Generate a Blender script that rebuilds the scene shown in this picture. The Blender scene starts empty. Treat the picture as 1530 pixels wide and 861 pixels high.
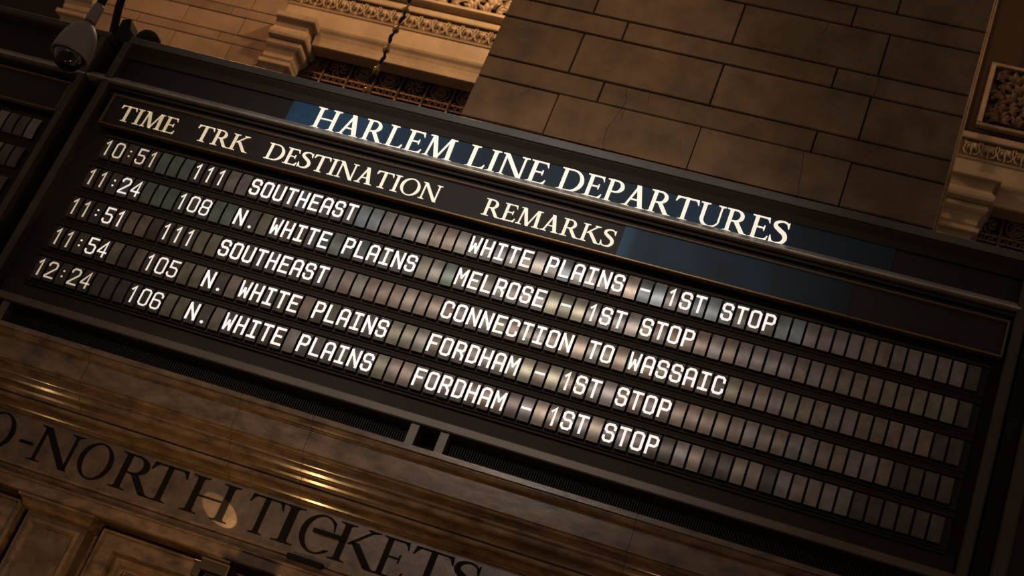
import bpy, bmesh, math, random
from mathutils import Vector, Matrix
random.seed(7)
S = bpy.context.scene
COL = S.collection

# ------------------------------------------------------------------ camera
cam_d = bpy.data.cameras.new('camera'); cam = bpy.data.objects.new('camera', cam_d); COL.objects.link(cam)
_r = Vector((0.93461081, 0.10282312, 0.34048501)); _u = Vector((-0.25332113, -0.47953198, 0.84016515)); _f = Vector((-0.24966185, 0.87147948, 0.4221285))
cam.matrix_world = Matrix(((_r.x, _u.x, -_f.x, 3.72415503), (_r.y, _u.y, -_f.y, -5.62885842), (_r.z, _u.z, -_f.z, -2.93279131), (0, 0, 0, 1)))
cam_d.sensor_width = 36; cam_d.lens = 2237.385 / 1530 * 36; cam_d.clip_end = 200
cam_d.dof.use_dof = True; cam_d.dof.focus_distance = 6.4; cam_d.dof.aperture_fstop = 5.6
S.camera = cam
S.view_settings.view_transform = 'Standard'; S.view_settings.look = 'None'
S.view_settings.exposure = 0.0; S.view_settings.gamma = 1; S.view_settings.use_curve_mapping = False

# ------------------------------------------------------------------ world and lamps
W = bpy.data.worlds.new('world'); S.world = W; W.use_nodes = True
W.node_tree.nodes['Background'].inputs[0].default_value = (1.0, .74, .54, 1)
W.node_tree.nodes['Background'].inputs[1].default_value = 0.14

def aim(o, t):
    o.rotation_euler = (Vector(t) - o.location).to_track_quat('-Z', 'Y').to_euler()
def light(name, kind, loc, energy, color, target=None, **k):
    d = bpy.data.lights.new(name, kind); d.energy = energy; d.color = color
    for a, b in k.items(): setattr(d, a, b)
    o = bpy.data.objects.new(name, d); COL.objects.link(o); o.location = loc
    if target: aim(o, target)
    return o
# unseen spots added before the board to brighten its middle and the pier
light('board_fill_spot', 'SPOT', (1.3, -5.2, 1.5), 500, (1.0, .86, .74), (1.75, 0, .02), spot_size=math.radians(41), spot_blend=1.0, shadow_soft_size=.45)
light('board_cool_fill', 'SPOT', (2.0, -4.6, 2.3), 80, (.62, .8, 1.0), (1.6, 0, .2), spot_size=math.radians(24), spot_blend=1.0, shadow_soft_size=.25)
light('pier_spot', 'SPOT', (1.7, -2.0, 5.0), 285, (1.0, .64, .36), (1.55, 1.2, 1.35), spot_size=math.radians(40), spot_blend=1.0, shadow_soft_size=.4)
# warm lamps high in front of the far balcony
light('bay_lamp', 'POINT', (-1.3, 6.3, 8.6), 440, (1.0, .63, .31), shadow_soft_size=.12)
light('bay_wall_fill', 'POINT', (-4.2, 5.2, 8.2), 190, (1.0, .47, .19), shadow_soft_size=.25)  # second unseen light, added to brighten the left wall
light('bay_right_lamp', 'POINT', (4.7, 6.6, 8.4), 20, (1.0, .5, .24), shadow_soft_size=.15)
# lamps between the ticket windows
light('ticket_lamp_middle', 'POINT', (1.37, -.80, -2.06), 13.5, (1.0, .56, .2), shadow_soft_size=.03)
light('ticket_lamp_left', 'POINT', (-.1, -.85, -2.06), 2.6, (1.0, .56, .2), shadow_soft_size=.03)
light('ticket_lamp_right', 'POINT', (3.0, -.85, -2.1), 1.6, (1.0, .52, .2), shadow_soft_size=.03)
light('frieze_patch_spot', 'SPOT', (1.67, -.25, -1.70), 20, (1.0, .66, .32), (1.355, -.05, -1.545), spot_size=math.radians(13.5), spot_blend=.1, shadow_soft_size=.002)  # unseen spot added to throw a reflection-like bright patch on the frieze

# ------------------------------------------------------------------ materials
def new_mat(name):
    m = bpy.data.materials.new(name); m.use_nodes = True
    return m, m.node_tree.nodes, m.node_tree.links, m.node_tree.nodes['Principled BSDF']
def mat(name, c, rough=.5, metal=0, noise=0, scale=8, bump=0, spec=.5, emit=None, es=0, stretch=(1, 1, 1), rand=0, coat=0, c2=None, detail=6):
    m, N, L, B = new_mat(name)
    B.inputs['Base Color'].default_value = (*c, 1); B.inputs['Roughness'].default_value = rough
    B.inputs['Metallic'].default_value = metal; B.inputs['Specular IOR Level'].default_value = spec
    B.inputs['Coat Weight'].default_value = coat; B.inputs['Coat Roughness'].default_value = .12
    if emit: B.inputs['Emission Color'].default_value = (*emit, 1); B.inputs['Emission Strength'].default_value = es
    if noise or bump or c2:
        tc = N.new('ShaderNodeTexCoord'); mp = N.new('ShaderNodeMapping'); mp.inputs['Scale'].default_value = stretch
        n = N.new('ShaderNodeTexNoise'); n.inputs['Scale'].default_value = scale; n.inputs['Detail'].default_value = detail; n.inputs['Roughness'].default_value = .62
        L.new(tc.outputs['Object'], mp.inputs[0]); L.new(mp.outputs[0], n.inputs['Vector'])
        if noise or c2:
            r = N.new('ShaderNodeValToRGB'); r.color_ramp.elements[0].position = .3; r.color_ramp.elements[1].position = .72
            lo = tuple(x * (1 - noise) for x in c); hi = tuple(min(1, x * (1 + noise)) for x in (c2 or c))
            r.color_ramp.elements[0].color = (*lo, 1); r.color_ramp.elements[1].color = (*hi, 1)
            L.new(n.outputs['Fac'], r.inputs[0]); out = r.outputs[0]
            if rand:
                oi = N.new('ShaderNodeObjectInfo'); mr = N.new('ShaderNodeMapRange'); mr.inputs['To Min'].default_value = 1 - rand; mr.inputs['To Max'].default_value = 1 + rand
                hs = N.new('ShaderNodeMix'); hs.data_type = 'RGBA'; hs.blend_type = 'MULTIPLY'; hs.inputs['Factor'].default_value = 1
                L.new(oi.outputs['Random'], mr.inputs[0]); L.new(out, hs.inputs['A']); L.new(mr.outputs[0], hs.inputs['B']); out = hs.outputs['Result']
            L.new(out, B.inputs['Base Color'])
        if bump:
            b = N.new('ShaderNodeBump'); b.inputs['Strength'].default_value = bump; b.inputs['Distance'].default_value = .004
            L.new(n.outputs['Fac'], b.inputs['Height']); L.new(b.outputs[0], B.inputs['Normal'])
    return m
M = {}
M['frame'] = mat('painted_bronze_frame', (.058, .044, .034), .5, .1, spec=.3, noise=.25, scale=6, stretch=(1, 1, 1))
M['dark'] = mat('black_panel', (.034, .027, .022), .75, 0, noise=.1, scale=5, spec=.12)
M['void'] = mat('dark_recess', (.040, .033, .027), .9, spec=.03)
M['ledge'] = mat('ledge_metal', (.40, .375, .35), .46, .6, noise=.3, scale=5)
M['rim'] = mat('top_rim_metal', (.085, .078, .072), .34, .5, noise=.3, scale=2.2)
M['gold_line'] = mat('thin_brass_moulding', (.19, .125, .06), .35, .7, noise=.25, scale=3)
M['strip'] = mat('brown_strip_metal', (.105, .075, .05), .5, .1, noise=.2, scale=4)
M['header_panel'] = mat('header_panel_black', (.026, .021, .021), .5, 0, noise=.2, scale=4, spec=.15)
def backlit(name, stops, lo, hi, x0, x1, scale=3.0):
    """navy backlit panel, its uneven glow painted into the emission colour along x"""
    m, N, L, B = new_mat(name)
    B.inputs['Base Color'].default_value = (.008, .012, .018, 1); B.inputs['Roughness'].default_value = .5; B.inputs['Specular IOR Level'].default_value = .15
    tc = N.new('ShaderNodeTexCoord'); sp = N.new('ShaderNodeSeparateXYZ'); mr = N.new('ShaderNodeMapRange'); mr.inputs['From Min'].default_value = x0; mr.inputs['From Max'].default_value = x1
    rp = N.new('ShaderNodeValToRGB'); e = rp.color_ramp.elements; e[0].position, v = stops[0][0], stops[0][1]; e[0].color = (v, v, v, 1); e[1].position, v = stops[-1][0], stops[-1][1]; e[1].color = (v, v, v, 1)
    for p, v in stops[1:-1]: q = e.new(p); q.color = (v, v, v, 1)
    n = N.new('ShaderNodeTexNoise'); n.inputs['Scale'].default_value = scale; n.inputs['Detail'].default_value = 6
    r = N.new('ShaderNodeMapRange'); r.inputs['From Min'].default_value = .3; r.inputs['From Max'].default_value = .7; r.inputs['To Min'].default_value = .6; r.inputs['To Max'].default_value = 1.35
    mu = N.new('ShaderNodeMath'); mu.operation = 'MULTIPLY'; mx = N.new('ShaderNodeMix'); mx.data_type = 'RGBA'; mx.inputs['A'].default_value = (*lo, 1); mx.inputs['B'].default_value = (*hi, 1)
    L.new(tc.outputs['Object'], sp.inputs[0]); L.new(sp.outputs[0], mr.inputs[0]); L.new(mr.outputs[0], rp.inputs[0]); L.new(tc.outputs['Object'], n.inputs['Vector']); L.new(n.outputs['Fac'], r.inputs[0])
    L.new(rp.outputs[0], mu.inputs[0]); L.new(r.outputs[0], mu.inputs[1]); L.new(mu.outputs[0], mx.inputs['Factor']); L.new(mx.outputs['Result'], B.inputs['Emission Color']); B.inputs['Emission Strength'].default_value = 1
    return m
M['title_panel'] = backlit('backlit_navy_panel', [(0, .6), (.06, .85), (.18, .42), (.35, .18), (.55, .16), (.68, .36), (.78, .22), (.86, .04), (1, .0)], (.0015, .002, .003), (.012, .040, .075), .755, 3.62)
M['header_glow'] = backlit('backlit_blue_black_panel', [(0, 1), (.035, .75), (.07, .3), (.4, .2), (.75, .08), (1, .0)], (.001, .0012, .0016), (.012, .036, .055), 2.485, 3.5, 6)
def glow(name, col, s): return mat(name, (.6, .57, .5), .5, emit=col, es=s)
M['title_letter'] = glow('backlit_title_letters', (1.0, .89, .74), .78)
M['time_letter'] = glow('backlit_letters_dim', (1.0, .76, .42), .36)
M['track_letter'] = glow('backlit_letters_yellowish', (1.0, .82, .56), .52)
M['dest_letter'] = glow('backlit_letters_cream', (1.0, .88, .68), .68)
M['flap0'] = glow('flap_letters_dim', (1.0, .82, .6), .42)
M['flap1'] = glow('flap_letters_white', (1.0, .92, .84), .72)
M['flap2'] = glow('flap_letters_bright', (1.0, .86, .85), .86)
def tilemat(name, c, k=1):
    m, N, L, B = new_mat(name)
    tc = N.new('ShaderNodeTexCoord'); n = N.new('ShaderNodeTexNoise'); n.inputs['Scale'].default_value = 18; n.inputs['Detail'].default_value = 5
    oi = N.new('ShaderNodeObjectInfo'); ad = N.new('ShaderNodeVectorMath'); ad.operation = 'ADD'
    ml = N.new('ShaderNodeVectorMath'); ml.operation = 'SCALE'; ml.inputs['Scale'].default_value = 1
    L.new(oi.outputs['Location'], ad.inputs[1]); L.new(tc.outputs['Object'], ad.inputs[0]); L.new(ad.outputs[0], n.inputs['Vector'])
    r = N.new('ShaderNodeValToRGB'); r.color_ramp.elements[0].position = .3; r.color_ramp.elements[1].position = .7
    r.color_ramp.elements[0].color = (*(x * .7 for x in c), 1); r.color_ramp.elements[1].color = (*(x * 1.25 for x in c), 1)
    L.new(n.outputs['Fac'], r.inputs[0]); L.new(r.outputs[0], B.inputs['Base Color'])
    B.inputs['Roughness'].default_value = .36; B.inputs['Metallic'].default_value = .55
    return m
TINT = dict(grey=(.215, .20, .18), blue=(.19, .225, .25), mauve=(.205, .182, .178), brown=(.21, .168, .138), olive=(.20, .188, .14), green=(.15, .18, .158), dark=(.085, .070, .062), tan=(.26, .215, .18))  # tints paint in reflected colours; dark paints in the dim row ends
for k, c in TINT.items():
    M['tile_' + k] = tilemat('tile_' + k, c); M['print_' + k] = tilemat('printed_tile_' + k, tuple(x * (.52 if k != 'dark' else .9) for x in c))
M['pier_stone'] = mat('brown_limestone', (.160, .116, .076), .8, noise=.3, scale=4.2, bump=.9, rand=.13, c2=(.19, .125, .08), spec=.2, detail=9)
M['joint'] = mat('dark_mortar', (.028, .02, .014), .9, spec=.1)
M['far_stone'] = mat('far_limestone', (.26, .18, .12), .8, noise=.25, scale=2.2, bump=.4, rand=.2, spec=.2, detail=8)
M['far_joint'] = mat('far_mortar', (.07, .045, .028), .9, spec=.1)
M['carved'] = mat('carved_limestone', (.36, .26, .17), .65, noise=.2, scale=3, bump=.3, spec=.3)
M['carved_dark'] = mat('carving_ground', (.05, .033, .022), .9, spec=.1)
M['carved_mid'] = mat('leaf_band_ground', (.13, .085, .05), .9, spec=.1)
M['carved_dim'] = mat('shade_darkened_carving', (.12, .078, .05), .8, noise=.3, scale=6, spec=.15)  # darker copy of the carved stone, painting in the right bay's dimness
M['marble'] = mat('polished_brown_marble', (.080, .054, .038), .24, noise=.55, scale=9, bump=.2, c2=(.135, .088, .058), stretch=(1, 2.2, 2.2), detail=10, coat=.35)
M['frieze'] = mat('frieze_marble', (.070, .050, .038), .38, noise=.4, scale=14, bump=.5, c2=(.10, .068, .048), detail=10)
M['ink'] = mat('dark_letter_inlay', (.009, .008, .007), .8, spec=.03)
M['bronze'] = mat('dark_bronze', (.24, .15, .09), .5, .45, noise=.3, scale=12, bump=.2)
M['iron'] = mat('black_iron', (.009, .008, .007), .55, 0, spec=.25)
M['brass'] = mat('old_gold', (.42, .27, .10), .2, 1.0)
M['cam_grey'] = mat('grey_camera_housing', (.17, .14, .13), .5, noise=.1, scale=5)
M['black_plastic'] = mat('black_plastic', (.010, .009, .009), .6, spec=.15)
M['dome'] = mat('smoked_dome', (.01, .011, .012), .08, coat=.5)
M['glass_dot'] = mat('lens_glass', (.35, .4, .42), .05, .8)
M['floor'] = mat('marble_floor', (.2, .15, .11), .35, noise=.2, scale=2)

# ------------------------------------------------------------------ mesh helpers
class MB:
    def __init__(s): s.v = []; s.f = []; s.m = []
    def add(s, vs, fs, mi=0):
        b = len(s.v); s.v += [tuple(v) for v in vs]
        for f in fs: s.f.append(tuple(b + i for i in f)); s.m.append(mi)
        return s
    def box(s, x0, x1, y0, y1, z0, z1, mi=0):
        v = [(x0, y0, z0), (x1, y0, z0), (x1, y1, z0), (x0, y1, z0), (x0, y0, z1), (x1, y0, z1), (x1, y1, z1), (x0, y1, z1)]
        return s.add(v, [(0, 3, 2, 1), (4, 5, 6, 7), (0, 1, 5, 4), (1, 2, 6, 5), (2, 3, 7, 6), (3, 0, 4, 7)], mi)
    def block(s, x0, x1, y0, y1, z0, z1, c=.006, mi=0):      # front face chamfered
        v = [(x0 + c, y0, z0 + c), (x1 - c, y0, z0 + c), (x1 - c, y0, z1 - c), (x0 + c, y0, z1 - c),
             (x0, y0 + c, z0), (x1, y0 + c, z0), (x1, y0 + c, z1), (x0, y0 + c, z1), (x0, y1, z0), (x1, y1, z0), (x1, y1, z1), (x0, y1, z1)]
        f = [(0, 1, 2, 3)]
        for a in range(4):
            b = (a + 1) % 4
            f += [(a, a + 4, b + 4, b), (a + 4, a + 8, b + 8, b + 4)]
        f.append((11, 10, 9, 8))
        return s.add(v, f, mi)
    def prism(s, poly, y0, y1, mi=0):                          # poly in (x, z)
        a = sum(poly[i][0] * poly[(i + 1) % len(poly)][1] - poly[(i + 1) % len(poly)][0] * poly[i][1] for i in range(len(poly)))
        if a < 0: poly = poly[::-1]
        n = len(poly)
        v = [(x, y0, z) for x, z in poly] + [(x, y1, z) for x, z in poly]
        return s.add(v, [tuple(range(n))] + [(i, i + n, (i + 1) % n + n, (i + 1) % n) for i in range(n)], mi)
    def profile(s, pts, x0, x1, mi=0, caps=True):              # (y, z) section extruded along x
        n = len(pts); v = [(x0, y, z) for y, z in pts] + [(x1, y, z) for y, z in pts]
        f = [(i, i + 1, i + 1 + n, i + n) for i in range(n - 1)] + [(n - 1, 0, n, 2 * n - 1)]
        if caps: f += [tuple(range(n))[::-1], tuple(range(n, 2 * n))]
        return s.add(v, f, mi)
    def tube(s, path, r, n=8, mi=0, closed=False):
        path = [Vector(p) for p in path]; rs = r if isinstance(r, (list, tuple)) else [r] * len(path)
        b = len(s.v); up = Vector((0, 0, 1)); prev = None
        for i, p in enumerate(path):
            t = (path[(i + 1) % len(path)] - path[i - 1]) if closed else (path[min(i + 1, len(path) - 1)] - path[max(i - 1, 0)])
            t.normalize()
            a = prev if prev is not None else (up if abs(t.dot(up)) < .95 else Vector((1, 0, 0)))
            x = (a - t * a.dot(t)).normalized(); prev = x; y = t.cross(x)
            for k in range(n):
                q = 2 * math.pi * k / n; s.v.append(tuple(p + (x * math.cos(q) + y * math.sin(q)) * rs[i]))
        m = len(path)
        for i in range(m if closed else m - 1):
            j = (i + 1) % m
            for k in range(n):
                l = (k + 1) % n; s.f.append((b + i * n + k, b + i * n + l, b + j * n + l, b + j * n + k)); s.m.append(mi)
        if not closed:
            s.f.append(tuple(b + k for k in range(n))[::-1]); s.m.append(mi); s.f.append(tuple(b + (m - 1) * n + k for k in range(n))); s.m.append(mi)
        return s
    def lathe(s, prof, c=(0, 0, 0), n=20, mi=0):               # prof: (r, z)
        b = len(s.v)
        for r, z in prof:
            for k in range(n):
                q = 2 * math.pi * k / n; s.v.append((c[0] + r * math.cos(q), c[1] + r * math.sin(q), c[2] + z))
        for i in range(len(prof) - 1):
            for k in range(n):
                l = (k + 1) % n; s.f.append((b + i * n + k, b + i * n + l, b + (i + 1) * n + l, b + (i + 1) * n + k)); s.m.append(mi)
        s.f.append(tuple(b + k for k in range(n))[::-1]); s.m.append(mi); s.f.append(tuple(b + (len(prof) - 1) * n + k for k in range(n))); s.m.append(mi)
        return s
    def mesh(s, name, mats, smooth=False, fix=False, off=(0, 0, 0)):
        me = bpy.data.meshes.new(name); me.from_pydata([(x - off[0], y - off[1], z - off[2]) for x, y, z in s.v], [], s.f)
        for m in (mats if isinstance(mats, (list, tuple)) else [mats]): me.materials.append(m)
        me.polygons.foreach_set('material_index', s.m)
        if smooth: me.polygons.foreach_set('use_smooth', [True] * len(s.f))
        me.update()
        if fix:
            bm = bmesh.new(); bm.from_mesh(me); bmesh.ops.recalc_face_normals(bm, faces=bm.faces); bm.to_mesh(me); bm.free()
        return me

def link(name, me, parent=None, loc=None):
    o = bpy.data.objects.new(name, me); COL.objects.link(o)
    if parent is not None:
        o.parent = parent
        w = WORLD.get(parent.name, Vector((0, 0, 0)))
        o.location = Vector(loc or (0, 0, 0)) - w if loc is not None or w.length else (0, 0, 0)
        WORLD[o.name] = Vector(loc) if loc is not None else Vector((0, 0, 0))
    else:
        o.location = loc or (0, 0, 0); WORLD[o.name] = Vector(loc or (0, 0, 0))
    return o
WORLD = {}
def obj(name, mb, m, parent=None, smooth=False, fix=True, centre=False):
    if centre:
        xs = [v[0] for v in mb.v]; ys = [v[1] for v in mb.v]; zs = [v[2] for v in mb.v]
        off = ((min(xs) + max(xs)) / 2, (min(ys) + max(ys)) / 2, (min(zs) + max(zs)) / 2)
    else: off = (0, 0, 0)
    return link(name, mb.mesh(name, m, smooth, fix, off), parent, off)
def tag(o, label=None, cat=None, group=None, kind=None):
    if label: o['label'] = label
    if cat: o['category'] = cat
    if group: o['group'] = group
    if kind: o['kind'] = kind
    return o
def thing(name, loc, label, cat, group=None):
    return tag(link(name, None, None, loc), label, cat, group)
def arc(cx, cz, rx, rz, a0, a1, n=14):
    return [(cx + rx * math.cos(math.radians(a0 + (a1 - a0) * i / n)), cz + rz * math.sin(math.radians(a0 + (a1 - a0) * i / n))) for i in range(n + 1)]

# ------------------------------------------------------------------ serif capitals (cap height 1)
TK, TN, SF, ST = .118, .046, .10, .030
def stem(x, w, z0=0, z1=1, bot=(1, 1), top=(1, 1)):
    p = []
    def q(px, pz, dx, dz):   # bracket curve from the serif tip to the stem
        return [(px + dx * (1 - t) ** 2, pz + dz * t ** 2) for t in (0, .25, .5, .75, 1)]
    br = .07
    if bot[0]: p += [(x - SF, z0), (x - SF, z0 + ST * .6)] + q(x, z0 + ST, -SF * .8, br)
    else: p += [(x, z0)]
    if top[0]: p += q(x, z1 - ST, -SF * .8, -br)[::-1] + [(x - SF, z1 - ST * .6), (x - SF, z1)]
    else: p += [(x, z1)]
    if top[1]: p += [(x + w + SF, z1), (x + w + SF, z1 - ST * .6)] + q(x + w, z1 - ST, SF * .8, -br)
    else: p += [(x + w, z1)]
    if bot[1]: p += q(x + w, z0 + ST, SF * .8, br)[::-1] + [(x + w + SF, z0 + ST * .6), (x + w + SF, z0)]
    else: p += [(x + w, z0)]
    return p
def diag(x0, z0, x1, z1, w): return [(x0 - w / 2, z0), (x0 + w / 2, z0), (x1 + w / 2, z1), (x1 - w / 2, z1)]
def foot(x, h=.15, z=0, up=1):
    return [(x - h, z), (x + h, z), (x + h, z + up * ST * .7), (x + h * .45, z + up * (ST + .02)), (x, z + up * .075), (x - h * .45, z + up * (ST + .02)), (x - h, z + up * ST * .7)]
def ring(cx, cz, rx, rz, ix, iz, icx, a0, a1, n=16):          # list of quads between two ellipse arcs
    o = arc(cx, cz, rx, rz, a0, a1, n); i = arc(icx, cz, ix, iz, a0, a1, n)
    return [[o[k], o[k + 1], i[k + 1], i[k]] for k in range(n)]
def arm(x0, x1, z, t, d, s=.10):                              # thin arm with a flared terminal; d=+1 up, -1 down
    if d == 0: return [[(x0, z - t / 2), (x1, z - t / 2), (x1, z + t / 2), (x0, z + t / 2)], [(x1 - .035, z - .1), (x1, z - .12), (x1, z + .12), (x1 - .035, z + .1)]]
    return [[(x0, z), (x1, z), (x1, z + d * t), (x0, z + d * t)], [(x1 - .11, z + d * t * .8), (x1 - .01, z), (x1 + .03, z + d * (t + .16)), (x1 + .005, z + d * (t + .165)), (x1 - .045, z + d * (t + .05))]]
def ribbon(P, Wd, per=6):
    pts = []; ws = []
    for i in range(len(P) - 1):
        a = P[max(i - 1, 0)]; b = P[i]; c = P[i + 1]; d = P[min(i + 2, len(P) - 1)]
        for k in range(per):
            t = k / per
            pts.append(tuple(.5 * (2 * b[j] + (c[j] - a[j]) * t + (2 * a[j] - 5 * b[j] + 4 * c[j] - d[j]) * t * t + (3 * b[j] - a[j] - 3 * c[j] + d[j]) * t ** 3) for j in (0, 1)))
            ws.append(Wd[i] * (1 - t) + Wd[i + 1] * t)
    pts.append(P[-1]); ws.append(Wd[-1]); L = []; R = []
    for i, p in enumerate(pts):
        a = pts[max(i - 1, 0)]; b = pts[min(i + 1, len(pts) - 1)]; dx, dz = b[0] - a[0], b[1] - a[1]; l = math.hypot(dx, dz) or 1
        nx, nz = -dz / l * ws[i] / 2, dx / l * ws[i] / 2; L.append((p[0] + nx, p[1] + nz)); R.append((p[0] - nx, p[1] - nz))
    return [[L[i], L[i + 1], R[i + 1], R[i]] for i in range(len(pts) - 1)]
def G(ch):
    k, n = TK, TN
    if ch == 'I': return [stem(SF, k)], k + 2 * SF
    if ch == 'H': return [stem(SF, k), stem(.66, k), [(SF + k, .475), (.66, .475), (.66, .475 + n), (SF + k, .475 + n)]], .66 + k + SF
    if ch == 'L': return [stem(SF, k, bot=(1, 0))] + arm(SF + k * .5, .60, 0, n, 1), .62
    if ch == 'E': return [stem(SF, k, bot=(1, 0), top=(1, 0))] + arm(SF + k * .5, .60, 0, n, 1) + arm(SF + k * .5, .56, 1, n, -1) + arm(SF + k, .47, .52, n, 0), .64
    if ch == 'T': return [stem(.32, k, top=(0, 0)), [(.04, 1 - n), (.74, 1 - n), (.74, 1), (.04, 1)], [(.14, 1 - n), (.03, 1), (0, .78), (.03, .78), (.09, .91)], [(.64, 1 - n), (.745, 1), (.775, .78), (.745, .78), (.69, .91)]], .775
    if ch == 'D': return [stem(SF, k, bot=(1, 0), top=(1, 0)), [(SF + k * .4, 0), (.42, 0), (.42, n), (SF + k * .4, n)], [(SF + k * .4, 1 - n), (.42, 1 - n), (.42, 1), (SF + k * .4, 1)]] + ring(.40, .5, .44, .5, .30, .5 - n, .40, -90, 90), .86
    if ch == 'P': return [stem(SF, k, top=(1, 0)), [(SF + k * .4, 1 - n), (.34, 1 - n), (.34, 1), (SF + k * .4, 1)], [(SF + k, .45), (.34, .45), (.34, .45 + n), (SF + k, .45 + n)]] + ring(.32, .725, .285, .275, .15, .275 - n, .32, -90, 90), .62
    if ch == 'R': return [stem(SF, k, top=(1, 0)), [(SF + k * .4, 1 - n), (.34, 1 - n), (.34, 1), (SF + k * .4, 1)], [(SF + k, .47), (.34, .47), (.34, .47 + n), (SF + k, .47 + n)]] + ring(.32, .735, .275, .265, .145, .265 - n, .32, -90, 90) + [diag(.66, .03, .37, .5, .16), [(.56, .06), (.62, 0), (.82, 0), (.82, ST), (.72, .05)]], .80
    if ch == 'A': return [diag(.15, .02, .40, .97, .065), diag(.64, .02, .40, 1.0, .155), [(.24, .33), (.58, .33), (.565, .33 + n), (.25, .33 + n)], foot(.14, .135), foot(.64, .165)], .80
    if ch == 'N': return [stem(SF, .06, top=(1, 0)), stem(.72, .06, bot=(0, 0)), diag(.74, -.02, .13, 1.0, .16)], .88
    if ch == 'M': return [diag(.13, .02, .19, 1.0, .06), foot(.13, .125), [(.05, 1), (.05, 1 - ST), (.16, 1 - ST), (.26, 1)], diag(.50, 0, .22, 1.0, .145), diag(.50, 0, .80, 1.0, .055), diag(.88, .02, .84, 1.0, .135), foot(.88, .165), [(.78, 1), (1.0, 1), (1.0, 1 - ST), (.86, 1 - ST)]], 1.04
    if ch == 'O': return ring(.44, .5, .44, .52, .31, .52 - n * .9, .44, 0, 360, 36), .88
    if ch == 'U': return [stem(SF, k, z0=.30, bot=(0, 0)), stem(.68, .055, z0=.30, bot=(0, 0))] + ring(.4175, .32, .3175, .34, .235, .285, .455, 180, 360, 18), .68 + .055 + SF
    if ch == 'C': return ring(.44, .5, .44, .52, .315, .52 - n * .9, .455, 46, 316, 30) + [[(.66, .87), (.735, .90), (.76, .66), (.735, .66), (.70, .78)], [(.66, .11), (.76, .18), (.78, .15), (.70, .08)]], .80
    if ch == 'S': return ribbon([(.50, .86), (.42, .955), (.28, .985), (.12, .90), (.10, .74), (.25, .60), (.42, .46), (.485, .27), (.41, .08), (.24, .015), (.10, .05), (.04, .16)], [.045, .055, .05, .10, .13, .15, .15, .14, .10, .05, .05, .045]) + [[(.46, .84), (.50, .98), (.525, .98), (.53, .72), (.505, .72)], [(.075, .14), (.03, .0), (.005, .0), (.0, .30), (.025, .30)]], .56
    if ch == 'K': return [stem(SF, k), diag(.27, .50, .63, .97, .065), diag(.74, .03, .37, .58, .165), foot(.64, .13, 1, -1), [(.63, .05), (.70, 0), (.90, 0), (.90, ST), (.80, .045)]], .86
    if ch == '-': return [[(.03, .37), (.33, .37), (.33, .45), (.03, .45)]], .36
    return [], .3
def word(text, x0, x1, z0, h, yf, yb, m, parent, track=.06):
    gs = [(c, *G(c)) for c in text]
    total = sum(g[2] for g in gs) + track * (len(gs) - 1)
    sx = (x1 - x0) / (total * h); x = 0
    for c, polys, w in gs:
        mb = MB()
        for p in polys: mb.prism([(x0 + (x + a) * h * sx, z0 + b * h) for a, b in p], yf, yb)
        obj('letter', mb, m, parent, centre=True)
        x += w + track

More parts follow.
